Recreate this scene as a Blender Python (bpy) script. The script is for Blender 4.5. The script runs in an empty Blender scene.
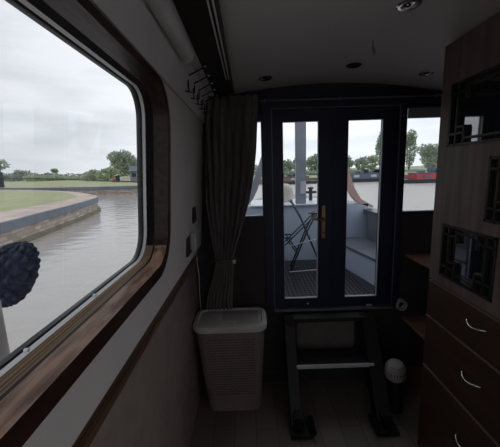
import bpy, bmesh, math, random
from mathutils import Vector, Matrix
random.seed(7)
sc = bpy.context.scene
col = sc.collection
R = math.radians

# ------------------------------------------------------------------ camera
cd = bpy.data.cameras.new('camera'); cam = bpy.data.objects.new('camera', cd); col.objects.link(cam)
cd.sensor_fit = 'HORIZONTAL'; cd.sensor_width = 36; cd.lens = 305 / 500 * 36; cd.clip_start = .01; cd.clip_end = 900
RW = ((0.99948225, -0.03215895, 0.00101843), (-0.0064622, -0.16963286, 0.98548614), (-0.03151944, -0.98498248, -0.16975285))
cam.matrix_world = Matrix([[r[0], -r[1], -r[2], 0] for r in RW] + [[0, 0, 0, 1]])
sc.camera = cam

# ------------------------------------------------------------------ sky, exposure
w = bpy.data.worlds.new('overcast_sky'); sc.world = w; w.use_nodes = True
nt = w.node_tree; nt.nodes.clear()
def N(t, **k):
    n = nt.nodes.new(t)
    for a, b in k.items(): setattr(n, a, b)
    return n
tc = N('ShaderNodeTexCoord'); mp = N('ShaderNodeMapping'); mp.inputs['Scale'].default_value = (1.6, 1.6, 6.5); mp.inputs['Location'].default_value = (.35, 1.2, .4)
nz = N('ShaderNodeTexNoise'); nz.inputs['Scale'].default_value = 1.7; nz.inputs['Detail'].default_value = 5; nz.inputs['Roughness'].default_value = .5
cr = N('ShaderNodeValToRGB'); cr.color_ramp.elements[0].position = .33; cr.color_ramp.elements[0].color = (.63, .665, .72, 1)
cr.color_ramp.elements[1].position = .62; cr.color_ramp.elements[1].color = (.87, .90, .95, 1)
bg = N('ShaderNodeBackground'); bg.inputs['Strength'].default_value = 1.0; wo = N('ShaderNodeOutputWorld')
L = nt.links.new
L(tc.outputs['Generated'], mp.inputs['Vector']); L(mp.outputs[0], nz.inputs['Vector']); L(nz.outputs['Fac'], cr.inputs[0]); vd = N('ShaderNodeVectorMath', operation='DOT_PRODUCT'); vn = N('ShaderNodeVectorMath', operation='NORMALIZE'); L(tc.outputs['Generated'], vn.inputs[0]); L(vn.outputs[0], vd.inputs[0])
sd_ = Vector((.45, 1, .45)).normalized(); vd.inputs[1].default_value = sd_          # sun behind thin cloud, ahead of the bow
mr = N('ShaderNodeMapRange', interpolation_type='SMOOTHSTEP'); mr.inputs['From Min'].default_value = .45; mr.inputs['From Max'].default_value = 1.0; mr.inputs['To Min'].default_value = 1.0; mr.inputs['To Max'].default_value = 1.32
L(vd.outputs['Value'], mr.inputs['Value']); L(mr.outputs[0], bg.inputs['Strength'])
L(cr.outputs[0], bg.inputs[0]); L(bg.outputs[0], wo.inputs[0])
vs = sc.view_settings
vs.view_transform = 'Standard'; vs.look = 'None'; vs.gamma = 1; vs.use_curve_mapping = False; vs.exposure = 0
cy = sc.cycles
cy.use_denoising = True; cy.max_bounces = 10; cy.diffuse_bounces = 5; cy.glossy_bounces = 4; cy.transparent_max_bounces = 16
cy.sample_clamp_indirect = 4; cy.caustics_reflective = False; cy.caustics_refractive = False

# ------------------------------------------------------------------ materials
M = {}
def mat(name, c, rough=.6, metal=0, c2=None, scale=8, stretch=(1, 1, 1), bump=0, spec=.5, detail=4, lo=.35, hi=.65, bscale=None):
    m = bpy.data.materials.new(name); m.use_nodes = True; t = m.node_tree; p = t.nodes['Principled BSDF']
    p.inputs['Roughness'].default_value = rough; p.inputs['Metallic'].default_value = metal
    p.inputs['Specular IOR Level'].default_value = spec
    c = tuple(c) + (1,); c2 = tuple(c2) + (1,) if c2 else tuple(x * .86 for x in c[:3]) + (1,)
    tcn = t.nodes.new('ShaderNodeTexCoord'); mpn = t.nodes.new('ShaderNodeMapping'); mpn.inputs['Scale'].default_value = stretch
    n = t.nodes.new('ShaderNodeTexNoise'); n.inputs['Scale'].default_value = scale; n.inputs['Detail'].default_value = detail
    r = t.nodes.new('ShaderNodeValToRGB'); r.color_ramp.elements[0].position = lo; r.color_ramp.elements[1].position = hi
    r.color_ramp.elements[0].color = c2; r.color_ramp.elements[1].color = c
    t.links.new(tcn.outputs['Object'], mpn.inputs[0]); t.links.new(mpn.outputs[0], n.inputs['Vector']); t.links.new(n.outputs['Fac'], r.inputs[0])
    t.links.new(r.outputs[0], p.inputs['Base Color'])
    if bump:
        b = t.nodes.new('ShaderNodeBump'); b.inputs['Strength'].default_value = bump; b.inputs['Distance'].default_value = .01
        src = n
        if bscale:
            src = t.nodes.new('ShaderNodeTexNoise'); src.inputs['Scale'].default_value = bscale; src.inputs['Detail'].default_value = 3
            t.links.new(mpn.outputs[0], src.inputs['Vector'])
        t.links.new(src.outputs['Fac'], b.inputs['Height']); t.links.new(b.outputs[0], p.inputs['Normal'])
    M[name] = m; return m
def glassmat(name, refl, tint=(1, 1, 1)):
    m = bpy.data.materials.new(name); m.use_nodes = True; t = m.node_tree; t.nodes.clear()
    a = t.nodes.new('ShaderNodeBsdfTransparent'); a.inputs[0].default_value = tuple(tint) + (1,)
    g = t.nodes.new('ShaderNodeBsdfGlossy'); g.inputs['Roughness'].default_value = .02
    x = t.nodes.new('ShaderNodeMixShader'); lw = t.nodes.new('ShaderNodeLayerWeight'); lw.inputs['Blend'].default_value = .25
    mu = t.nodes.new('ShaderNodeMath'); mu.operation = 'MULTIPLY'; mu.inputs[1].default_value = refl
    o = t.nodes.new('ShaderNodeOutputMaterial')
    t.links.new(lw.outputs['Fresnel'], mu.inputs[0]); t.links.new(mu.outputs[0], x.inputs[0]); t.links.new(a.outputs[0], x.inputs[1]); t.links.new(g.outputs[0], x.inputs[2]); t.links.new(x.outputs[0], o.inputs[0])
    M[name] = m
glassmat('pane', .06, (.97, .98, .98))
mat('wall_white', (.79, .72, .70), .6, c2=(.74, .67, .655), scale=3)
mat('pelmet_grey', (.74, .72, .72), .7, c2=(.68, .66, .66), scale=5)
mat('ceiling_cream', (.72, .69, .675), .55, c2=(.67, .64, .63), scale=2)
mat('panel_brown', (.34, .26, .235), .75, c2=(.29, .22, .20), scale=14, bump=.2)
mat('dado_wood', (.16, .085, .05), .35, c2=(.08, .04, .025), scale=6, stretch=(1, .3, 8))
mat('reveal_wood_shaded', (.060, .034, .028), .34, c2=(.03, .017, .014), scale=9, stretch=(6, .8, 6), bump=.1)  # shade on the head and side reveals put into the wood colour
mat('sill_wood_lit', (.54, .34, .25), .36, c2=(.20, .105, .07), scale=7, stretch=(7, .9, 7), bump=.12, lo=.38, hi=.58)  # daylight on the upward-facing sill put into the wood colour
mat('track_bronze_lit', (.74, .55, .38), .45, c2=(.30, .21, .14), scale=14, stretch=(40, .12, 40), lo=.42, hi=.55)  # lit copy of the track: light on its bottom run painted in
mat('trim_wood', (.055, .022, .014), .35, c2=(.03, .012, .008), scale=9, stretch=(6, .8, 6))
mat('black_rubber', (.012, .012, .014), .5)
mat('track_bronze_shaded', (.10, .09, .085), .3, .3, c2=(.04, .036, .035), scale=40, stretch=(20, .3, 20))  # shaded copy of the track, for its sides and head
mat('aluminium', (.85, .86, .88), .35, .1)
mat('dark_panel', (.045, .036, .031), .6, c2=(.03, .024, .02), scale=4)
mat('navy', (.013, .020, .058), .5, c2=(.010, .015, .045), scale=10)
mat('navy_edge', (.20, .21, .25), .4)
mat('bulkhead_dark', (.060, .052, .052), .75, c2=(.048, .042, .042), scale=9)
mat('locker_panel', (.24, .21, .20), .8, c2=(.20, .175, .17), scale=20)
mat('brass', (.42, .31, .16), .32, .9, c2=(.34, .25, .12))
mat('chrome', (.75, .75, .76), .18, 1)
mat('black_metal', (.009, .009, .009), .5)
mat('tread_dark', (.035, .03, .032), .7)
mat('cabinet_wood', (.20, .145, .13), .5, c2=(.12, .085, .078), scale=4, stretch=(6, 6, .7), bump=.08)
mat('drawer_wood', (.085, .042, .026), .45, c2=(.052, .026, .016), scale=4, stretch=(2, .6, 5))
mat('lit_edge_wood', (.30, .21, .15), .4)  # paler wood painting the light caught by the drawers' top edges
mat('lattice_wood', (.028, .02, .018), .45)
mat('shelf_wood', (.34, .19, .12), .5, c2=(.22, .115, .07), scale=5, stretch=(1, 1, 6))
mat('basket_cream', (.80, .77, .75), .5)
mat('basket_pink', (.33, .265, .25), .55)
mat('curtain_cloth', (.25, .225, .215), .85, c2=(.14, .125, .12), scale=7, stretch=(5, 5, .8), bump=.2)
mat('white_plastic', (.62, .62, .62), .4)
mat('vac_top', (.52, .49, .48), .45)
mat('dark_plastic', (.02, .02, .022), .4)
mat('dark_slot', (.03, .03, .03), .8)
mat('roller_cloth', (.80, .79, .79), .7)
mat('blind_grey', (.30, .34, .37), .8)
mat('navy_rope', (.085, .105, .17), .85, c2=(.045, .058, .10), scale=60, bump=.6)
mat('brown_rope', (.20, .10, .07), .9)
mat('tape_grey', (.55, .55, .55), .5)
# outside
mat('deck_rubber', (.020, .021, .028), .38)
mat('boat_paint', (.58, .66, .80), .45, c2=(.52, .60, .74), scale=3)
mat('boat_grey', (.16, .175, .21), .4, c2=(.12, .135, .165), scale=6)
mat('gunwale', (.10, .115, .15), .35, c2=(.07, .08, .11), scale=6)
mat('post_grey', (.33, .37, .43), .5)
mat('foredeck', (.72, .76, .80), .4)
mat('pink_timber', (.70, .48, .43), .5, c2=(.60, .41, .37), scale=5)
mat('chair_metal', (.035, .045, .075), .4)
mat('pale_metal', (.7, .72, .76), .35)
mat('paper', (.72, .72, .78), .8)
mat('lawn', (.43, .44, .25), .95, c2=(.345, .37, .195), scale=1.5)
mat('field', (.36, .42, .27), .95, c2=(.30, .355, .22), scale=.15)
mat('coping', (.66, .54, .47), .85, c2=(.46, .38, .33), scale=1.6, bump=.2)
mat('steel_band', (.17, .195, .24), .55, c2=(.13, .155, .195), scale=2)
mat('mud_stone', (.23, .20, .15), .9, c2=(.17, .16, .11), scale=2)
mat('hull_black', (.03, .035, .045), .5)
mat('boat_red', (.45, .07, .08), .5, c2=(.38, .06, .07))
mat('boat_blue', (.10, .14, .22), .5)
mat('boat_brown', (.19, .12, .10), .6)
mat('boat_teal', (.08, .12, .15), .5)
mat('cream_paint', (.65, .62, .55), .6)
mat('leaf_mid', (.48, .53, .43), .8, c2=(.38, .43, .35), scale=.9)  # all three leaf colours are lightened to paint in distant haze and glare
mat('leaf_light', (.50, .56, .40), .8, c2=(.40, .46, .32), scale=.9)
mat('leaf_dark', (.42, .47, .41), .8, c2=(.34, .39, .35), scale=.9)
for k_ in ('leaf_mid', 'leaf_light', 'leaf_dark'):
    t_ = M[k_].node_tree; p_ = t_.nodes['Principled BSDF']; tr_ = t_.nodes.new('ShaderNodeBsdfTranslucent'); mx_ = t_.nodes.new('ShaderNodeMixShader'); mx_.inputs[0].default_value = .45
    t_.links.new(p_.inputs['Base Color'].links[0].from_socket, tr_.inputs[0]); t_.links.new(p_.outputs[0], mx_.inputs[1]); t_.links.new(tr_.outputs[0], mx_.inputs[2]); t_.links.new(mx_.outputs[0], t_.nodes['Material Output'].inputs[0])
mat('bark', (.10, .075, .055), .9)
mat('orange_plastic', (.6, .18, .09), .5)
mat('brick_dark', (.26, .27, .31), .9)

def planks():
    m = mat('floor_planks', (.17, .135, .12), .45)
    t = m.node_tree; p = t.nodes['Principled BSDF']
    b = t.nodes.new('ShaderNodeTexBrick'); b.inputs['Color1'].default_value = (.27, .215, .20, 1); b.inputs['Color2'].default_value = (.21, .165, .15, 1); b.inputs['Mortar'].default_value = (.13, .105, .095, 1)
    b.inputs['Scale'].default_value = 1; b.inputs['Brick Width'].default_value = 1.1; b.inputs['Row Height'].default_value = .13; b.inputs['Mortar Size'].default_value = .0025
    mp_ = t.nodes.new('ShaderNodeMapping'); mp_.inputs['Rotation'].default_value = (0, 0, R(90)); tcn = t.nodes.new('ShaderNodeTexCoord')
    t.links.new(tcn.outputs['Object'], mp_.inputs[0]); t.links.new(mp_.outputs[0], b.inputs[0]); t.links.new(b.outputs[0], p.inputs['Base Color'])
planks()
def masonry():
    m = mat('quay_masonry', (.4, .33, .28), .9)
    t = m.node_tree; p = t.nodes['Principled BSDF']
    tcn = t.nodes.new('ShaderNodeTexCoord'); sx = t.nodes.new('ShaderNodeSeparateXYZ'); ad = t.nodes.new('ShaderNodeMath'); cb = t.nodes.new('ShaderNodeCombineXYZ')
    ad.operation = 'SUBTRACT'
    t.links.new(tcn.outputs['Object'], sx.inputs[0]); t.links.new(sx.outputs['Y'], ad.inputs[0]); t.links.new(sx.outputs['X'], ad.inputs[1]); t.links.new(ad.outputs[0], cb.inputs['X']); t.links.new(sx.outputs['Z'], cb.inputs['Y'])
    b = t.nodes.new('ShaderNodeTexBrick'); b.inputs['Color1'].default_value = (.56, .48, .42, 1); b.inputs['Color2'].default_value = (.30, .25, .215, 1); b.inputs['Mortar'].default_value = (.33, .28, .235, 1)
    b.inputs['Scale'].default_value = 1; b.inputs['Brick Width'].default_value = .34; b.inputs['Row Height'].default_value = .11; b.inputs['Mortar Size'].default_value = .012
    t.links.new(cb.outputs[0], b.inputs[0]); t.links.new(b.outputs[0], p.inputs['Base Color'])
masonry()
def water():
    m = bpy.data.materials.new('canal_water'); m.use_nodes = True; t = m.node_tree; p = t.nodes['Principled BSDF']
    p.inputs['Base Color'].default_value = (.475, .445, .42, 1); p.inputs['Roughness'].default_value = .10; p.inputs['IOR'].default_value = 1.33
    tcn = t.nodes.new('ShaderNodeTexCoord'); mp_ = t.nodes.new('ShaderNodeMapping'); mp_.inputs['Scale'].default_value = (1, 1.7, 1); mp_.inputs['Rotation'].default_value = (0, 0, R(25))
    n = t.nodes.new('ShaderNodeTexNoise'); n.inputs['Scale'].default_value = 2.2; n.inputs['Detail'].default_value = 4; n.inputs['Roughness'].default_value = .45
    b = t.nodes.new('ShaderNodeBump'); b.inputs['Strength'].default_value = .36; b.inputs['Distance'].default_value = .06
    t.links.new(tcn.outputs['Object'], mp_.inputs[0]); t.links.new(mp_.outputs[0], n.inputs[0]); t.links.new(n.outputs[0], b.inputs['Height']); t.links.new(b.outputs[0], p.inputs['Normal'])
    sx = t.nodes.new('ShaderNodeSeparateXYZ'); mr_ = t.nodes.new('ShaderNodeMapRange')      # sheltered water by the quay, wind-ruffled open water ahead
    mr_.inputs['From Min'].default_value = -6; mr_.inputs['From Max'].default_value = 1; mr_.inputs['To Min'].default_value = .03; mr_.inputs['To Max'].default_value = .36
    t.links.new(tcn.outputs['Object'], sx.inputs[0]); t.links.new(sx.outputs['X'], mr_.inputs['Value']); t.links.new(mr_.outputs[0], p.inputs['Roughness'])
    M['canal_water'] = m
water()

# ------------------------------------------------------------------ mesh helpers
class MB:
    def __init__(s): s.bm = bmesh.new()
    def box(s, a, b, bev=0):
        a, b = Vector(a), Vector(b)
        lo = Vector([min(a[i], b[i]) for i in range(3)]); hi = Vector([max(a[i], b[i]) for i in range(3)])
        r = bmesh.ops.create_cube(s.bm, size=1); v = r['verts']
        for q in v: q.co = Vector([(lo[i] + hi[i]) / 2 + q.co[i] * (hi[i] - lo[i]) for i in range(3)])
        if bev:
            e = list({e for q in v for e in q.link_edges})
            bmesh.ops.bevel(s.bm, geom=e, offset=min(bev, .45 * min(hi - lo)), segments=2, affect='EDGES')
        return s
    def bar(s, p, q, wd, th, up=(0, 0, 1)):          # rectangular bar from p to q
        p, q = Vector(p), Vector(q); d = (q - p).normalized(); u = Vector(up)
        a = d.cross(u)
        if a.length < 1e-4: a = d.cross(Vector((1, 0, 0)))
        a.normalize(); b = a.cross(d)
        vs_ = [s.bm.verts.new(c + a * wd / 2 * i + b * th / 2 * j) for c in (p, q) for i, j in ((-1, -1), (1, -1), (1, 1), (-1, 1))]
        for f in ((0, 1, 2, 3), (7, 6, 5, 4), (0, 4, 5, 1), (1, 5, 6, 2), (2, 6, 7, 3), (3, 7, 4, 0)): s.bm.faces.new([vs_[i] for i in f])
        return s
    def tube(s, pts, r, n=10, cap=True):
        pts = [Vector(p) for p in pts]; rr = r if isinstance(r, (list, tuple)) else [r] * len(pts)
        rings = []; pa = None
        for i, p in enumerate(pts):
            d = (pts[min(i + 1, len(pts) - 1)] - pts[max(i - 1, 0)]).normalized()
            if pa is None:
                pa = d.cross(Vector((0, 0, 1)))
                if pa.length < 1e-3: pa = d.cross(Vector((1, 0, 0)))
            else: pa = pa - d * pa.dot(d)
            pa.normalize(); b = d.cross(pa)
            rings.append([s.bm.verts.new(p + (pa * math.cos(t * 2 * math.pi / n) + b * math.sin(t * 2 * math.pi / n)) * rr[i]) for t in range(n)])
        for A, B in zip(rings, rings[1:]):
            for t in range(n): s.bm.faces.new((A[t], A[(t + 1) % n], B[(t + 1) % n], B[t]))
        if cap: s.bm.faces.new(rings[0][::-1]); s.bm.faces.new(rings[-1])
        return s
    def lathe(s, c, prof, n=24, axis='Z'):           # prof: (r, h)
        c = Vector(c); rings = []
        for r, h in prof:
            ring = []
            for t in range(n):
                a = t * 2 * math.pi / n; x, y = r * math.cos(a), r * math.sin(a)
                ring.append(s.bm.verts.new(c + Vector({'Z': (x, y, h), 'Y': (x, h, y), 'X': (h, x, y)}[axis])))
            rings.append(ring)
        for A, B in zip(rings, rings[1:]):
            for t in range(n): s.bm.faces.new((A[t], A[(t + 1) % n], B[(t + 1) % n], B[t]))
        for g in (rings[0], rings[-1]):
            try: s.bm.faces.new(g)
            except ValueError: pass
        return s
    def prism(s, pts, a, b, axis):                   # polygon pts in the other two coordinates, from a to b along axis
        def P(p, h): return {'X': (h, p[0], p[1]), 'Y': (p[0], h, p[1]), 'Z': (p[0], p[1], h)}[axis]
        A = [s.bm.verts.new(P(p, a)) for p in pts]; B = [s.bm.verts.new(P(p, b)) for p in pts]; n = len(pts)
        s.bm.faces.new(A[::-1]); s.bm.faces.new(B)
        for i in range(n): s.bm.faces.new((A[i], A[(i + 1) % n], B[(i + 1) % n], B[i]))
        return s
    def grid(s, rows, wrap=False):
        V = [[s.bm.verts.new(p) for p in r] for r in rows]
        for A, B in zip(V, V[1:]):
            n = len(A)
            for i in range(n if wrap else n - 1): s.bm.faces.new((A[i], A[(i + 1) % n], B[(i + 1) % n], B[i]))
        return s
    def raw(s, verts, faces):
        V = [s.bm.verts.new(v) for v in verts]
        for f in faces: s.bm.faces.new([V[i] for i in f])
        return s
    def build(s, name, m, parent=None, smooth=False, **props):
        bmesh.ops.recalc_face_normals(s.bm, faces=s.bm.faces)
        me = bpy.data.meshes.new(name); s.bm.to_mesh(me); s.bm.free()
        if smooth:
            for p in me.polygons: p.use_smooth = True
        me.materials.append(M[m]); o = bpy.data.objects.new(name, me); col.objects.link(o)
        if parent is not None:
            o.parent = parent; o.matrix_parent_inverse = Matrix.Translation(-parent.location)
        for k, v in props.items(): o[k] = v
        return o
def tag(o, label, cat, group=None, kind=None):
    o['label'] = label; o['category'] = cat
    if group: o['group'] = group
    if kind: o['kind'] = kind
    return o
def thing(name, label, cat, loc, group=None):
    o = bpy.data.objects.new(name, None); col.objects.link(o); o.location = loc; o.empty_display_size = .05
    return tag(o, label, cat, group)
def struct(mb, name, m, **k): return mb.build(name, m, kind='structure', **k)
def autosmooth(o, ang=40):
    for p in o.data.polygons: p.use_smooth = True
    o.data.set_sharp_from_angle(angle=R(ang))
    return o
def holed(mb, xs, zs, holes, place):
    """boxes filling a rectangle cut at xs / zs except in the holes"""
    for z0, z1 in zip(zs, zs[1:]):
        run = None
        for x0, x1 in list(zip(xs, xs[1:])) + [(None, None)]:
            inside = x0 is None or any(h[0] - 1e-6 <= x0 and x1 <= h[1] + 1e-6 and h[2] - 1e-6 <= z0 and z1 <= h[3] + 1e-6 for h in holes)
            if inside:
                if run: mb.box(*place(run[0], run[1], z0, z1)); run = None
            else: run = (run[0], x1) if run else (x0, x1)
    return mb

# ------------------------------------------------------------------ room shell
FZ = -1.58; DY = 2.08; YB = -2.6; XR = 1.46
def wx(z): return -.333 + .075 * (z + .36)
struct(MB().box((-.50, YB, FZ - .05), (XR + .05, DY + .03, FZ)), 'floor', 'floor_planks')
def cz(x): return .54 - .14 * (x - .55) ** 2
mb = MB(); xs = [-.30 + i * (1.82 / 16) for i in range(17)]
for a, b in zip(xs, xs[1:]):
    mb.raw([(a, YB - .05, cz(a)), (b, YB - .05, cz(b)), (b, DY + .10, cz(b)), (a, DY + .10, cz(a)), (a, YB - .05, .66), (b, YB - .05, .66), (b, DY + .10, .66), (a, DY + .10, .66)],
           [(0, 1, 2, 3), (4, 5, 6, 7), (0, 1, 5, 4), (3, 2, 6, 7)])
bmesh.ops.remove_doubles(mb.bm, verts=mb.bm.verts, dist=1e-5)
mb.raw([(xs[0], y, z) for y in (YB - .05, DY + .1) for z in (cz(xs[0]), .66)], [(0, 1, 3, 2)])
mb.raw([(xs[-1], y, z) for y in (YB - .05, DY + .1) for z in (cz(xs[-1]), .66)], [(0, 1, 3, 2)])
autosmooth(struct(mb, 'ceiling', 'ceiling_cream'))

# window opening on the leaning left wall: rounded rectangles in (y, z)
def rrect(y0, y1, z0, z1, r, n=8):
    P = []
    for cyy, czz, a0 in ((y1 - r, z1 - r, 0), (y0 + r, z1 - r, 90), (y0 + r, z0 + r, 180), (y1 - r, z0 + r, 270)):
        for i in range(n + 1):
            a = R(a0 + 90 * i / n); P.append((cyy + r * math.cos(a), czz + r * math.sin(a)))
    return P
G = (-.16, 1.085, -.288, .270, .085)                    # glass edge
RINGS = dict(
    glass=(G, -.068), gask=((-.163, 1.089, -.291, .273, .087), -.064),
    white=((-.165, 1.091, -.2930, .2745, .088), -.054),
    track=((-.19, 1.118, -.305, .279, .10), -.034),
    sill=((-.215, 1.135, -.318, .285, .12), .012),
    face=((-.25, 1.178, -.362, .306, .155), .012),
    back=((-.25, 1.178, -.362, .306, .155), -.002))
def ring(k, dx=0):
    q, off = RINGS[k]; return [Vector((wx(z) + off + dx, y, z)) for y, z in rrect(*q)]
# wall with the hole
def wall_band(dx, name, m, hole, z0, z1, y0, y1):
    H = [Vector((wx(z) + dx, y, z)) for y, z in rrect(*hole)]
    cyy, czz = (hole[0] + hole[1]) / 2, (hole[2] + hole[3]) / 2
    Bd = []
    for p in H:
        dy, dz = p.y - cyy, p.z - czz
        t = min(((y1 - cyy) / dy if dy > 1e-6 else (y0 - cyy) / dy if dy < -1e-6 else 1e9), ((z1 - czz) / dz if dz > 1e-6 else (z0 - czz) / dz if dz < -1e-6 else 1e9))
        y, z = cyy + dy * t, czz + dz * t; Bd.append(Vector((wx(z) + dx, y, z)))
    return H, Bd
H, Bd = wall_band(0, '', '', RINGS['face'][0], -.52, .315, YB, DY + .02)
H2 = [p + Vector((-.075, 0, 0)) for p in H]; Bd2 = [p + Vector((-.075, 0, 0)) for p in Bd]
mb = MB(); n = len(H)
# corners of the rectangle
V = {}
def addring(P): return [mb.bm.verts.new(p) for p in P]
vH, vB, vH2, vB2 = addring(H), addring(Bd), addring(H2), addring(Bd2)
for i in range(n):
    j = (i + 1) % n
    mb.bm.faces.new((vH[i], vH[j], vB[j], vB[i])); mb.bm.faces.new((vH2[i], vH2[j], vB2[j], vB2[i]))
    mb.bm.faces.new((vH[i], vH[j], vH2[j], vH2[i]))
    for (a, b), off in (((Bd[i], Bd[j]), 0), ((Bd2[i], Bd2[j]), -.075)):
        if abs(a.y - b.y) > 1e-5 and abs(a.z - b.z) > 1e-5:
            c = None
            for yy in (YB, DY + .02):
                for zz in (-.52, .315):
                    if (abs(a.y - yy) < 1e-4 or abs(b.y - yy) < 1e-4) and (abs(a.z - zz) < 1e-4 or abs(b.z - zz) < 1e-4): c = (yy, zz)
            if c: mb.raw([a, b, (wx(c[1]) + off, c[0], c[1])], [(0, 1, 2)])
struct(mb, 'wall_left', 'wall_white')
struct(MB().prism([(wx(.315) + .012, .312), (-.222, .475), (-.23, .60), (-.33, .60), (-.38, .312)], YB, DY + .02, 'Y'), 'trim_1', 'pelmet_grey')       # upper board
struct(MB().prism([(-.392, FZ - .02), (-.392, -.50), (-.46, -.50), (-.46, FZ - .02)], YB, DY + .02, 'Y'), 'wall_left_lower', 'panel_brown')
mb = MB().box((-.395, YB, -.528), (-.328, DY - .002, -.497), .006); mb.box((-.395, YB, -.507), (-.334, DY - .002, -.493), .003)
struct(mb, 'trim_2', 'dado_wood')
# window trim
def sweep(a, b, name, m, parent, **k):
    A, B = ring(a), ring(b); o = MB().grid([A, B], wrap=True).build(name, m, parent, smooth=True, **k); return o
mb = MB(); A, B_, C_ = ring('sill'), ring('face'), ring('back'); mb.grid([A, B_, C_], wrap=True)
win1 = struct(mb, 'window_1', 'trim_wood')
def part_sweep(a, b, idx, name, m):
    A, B = ring(a), ring(b); return MB().grid([[A[i] for i in idx], [B[i] for i in idx]]).build(name, m, win1, smooth=True)
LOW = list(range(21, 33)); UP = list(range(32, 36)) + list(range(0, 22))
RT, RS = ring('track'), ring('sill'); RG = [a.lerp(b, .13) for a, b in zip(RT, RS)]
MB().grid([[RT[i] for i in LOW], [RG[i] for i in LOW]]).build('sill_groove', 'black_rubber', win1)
MB().grid([[RG[i] for i in LOW], [RS[i] for i in LOW]]).build('window_sill', 'sill_wood_lit', win1, smooth=True); part_sweep('track', 'sill', UP, 'window_reveal', 'reveal_wood_shaded')  # lit wood colour along the bottom, shaded wood colour around the rest
mb = MB()
A, B_ = ring('white'), ring('track'); k_ = 6; rows = []
for i in range(k_ + 1):
    t = i / k_; rows.append([a.lerp(b, t) + Vector((0, 0, 0)) for a, b in zip(A, B_)])
# stepped channels of the sliding track
st = []
cyy, czz = .46, -.01
for i, r_ in enumerate(rows):
    st.append(r_)
    if 0 < i < k_: st.append([p + (Vector((p.x, cyy, czz)) - p) * .009 for p in r_])
MB().grid([[q[i] for i in LOW] for q in st]).build('window_track', 'track_bronze_lit', win1); MB().grid([[q[i] for i in UP] for q in st]).build('window_track', 'track_bronze_shaded', win1); mb.bm.free()  # lit track colour below, shaded track colour on sides and head
sweep('gask', 'white', 'window_bead', 'aluminium', win1)
A, B_ = ring('glass', -.006), ring('gask'); MB().grid([A, ring('glass'), B_], wrap=True).build('window_gasket', 'black_rubber', win1)
mb = MB(); g = ring('glass', -.003); mb.bm.faces.new([mb.bm.verts.new(p) for p in g]); mb.build('window_pane', 'pane', win1)
A = ring('glass', -.006); B_ = [p + Vector((-.02, 0, 0)) for p in ring('gask')]; MB().grid([A, B_, [p + Vector((-.03, 0, 0)) for p in ring('sill')]], wrap=True).build('outer_frame', 'black_rubber', win1)
# catch on the far upright, lower track stops
MB().lathe((-.352, 1.108, .083), [(.0, -.004), (.009, -.004), (.009, .006), (.004, .010), (0, .010)], 12, 'X').build('window_catch', 'aluminium', win1)
mb = MB()
for yy in (.30, .47, .70): mb.lathe((wx(-.29) - .052, yy, -.284), [(0, -.004), (.0035, -.004), (.0035, .003), (0, .003)], 10, 'X')
mb.build('frame_screws', 'aluminium', win1)

ADDED_WINS = [(-.15, .74), (-1.15, -.25), (-2.4, -1.5)]            # out-of-view windows added to brighten the dark walls and ceiling
ysr = sorted({YB, DY + .10, *[v for p in ADDED_WINS for v in p]})
struct(holed(MB(), ysr, [FZ - .02, -.60, .40, .60], [(a, b, -.60, .40) for a, b in ADDED_WINS], lambda a, b, c, d: ((XR, a, c), (XR + .05, b, d))), 'wall_right', 'wall_white')
for i, (a, b) in enumerate(ADDED_WINS):
    f = holed(MB(), [a - .03, a + .02, b - .02, b + .03], [-.63, -.58, .38, .43], [(a + .02, b - .02, -.58, .38)], lambda p, q, u, v: ((XR - .015, p, u), (XR + .02, q, v)))
    o = struct(f, 'window_%d' % (i + 4), 'trim_wood')  # unseen window, added for the daylight it lets in
    MB().box((XR + .03, a, -.60), (XR + .034, b, .40)).build('window_pane', 'pane', o)
struct(holed(MB(), [-.5, .15, 1.05, XR + .05], [FZ - .05, -.9, .35, .62], [(.15, 1.05, -.9, .35)], lambda a, b, c, d: ((a, YB - .05, c), (b, YB, d))), 'wall_rear', 'wall_white')  # rear opening added out of view to let in more daylight

# far bulkhead with openings
DO = (.165, .995, -.985, .385)
WL = (-.12, .102, -.316, .326); WR = (1.042, 1.31, -.318, .388)
xs = sorted({-.50, XR + .01, DO[0], DO[1], WL[0], WL[1], WR[0], WR[1]}); zs = sorted({FZ - .02, .60, DO[2], DO[3], WL[2], WL[3], WR[2]})
struct(holed(MB(), xs, zs, [DO, WL, WR], lambda a, b, c, d: ((a, DY, c), (b, DY + .06, d))), 'wall_far', 'bulkhead_dark')
# navy lining above and beside doors
xs = sorted({.105, 1.045, DO[0], DO[1]})
struct(holed(MB(), [.104, DO[0], DO[1], 1.043], [-.985, DO[3], .50], [DO], lambda a, b, c, d: ((a, DY - .022, c), (b, DY - .001, d))), 'trim_3', 'navy')
struct(MB().box((-.30, DY - .020, .43), (.103, DY - .001, .50)).box((1.044, DY - .020, .39), (1.452, DY - .001, .47)), 'trim_4', 'navy')
mb = MB(); a, b, c, d = DO
mb.box((a - .006, DY - .026, c), (a, DY - .022, d)).box((b, DY - .026, c), (b + .006, DY - .022, d)).box((a - .006, DY - .026, d), (b + .006, DY - .022, d + .005))
struct(mb, 'trim_5', 'navy_edge')
o = struct(MB().box((a - .01, DY - .04, c - .018), (b + .01, DY + .06, c - .002), .003), 'trim_6', 'navy_edge')
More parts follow.
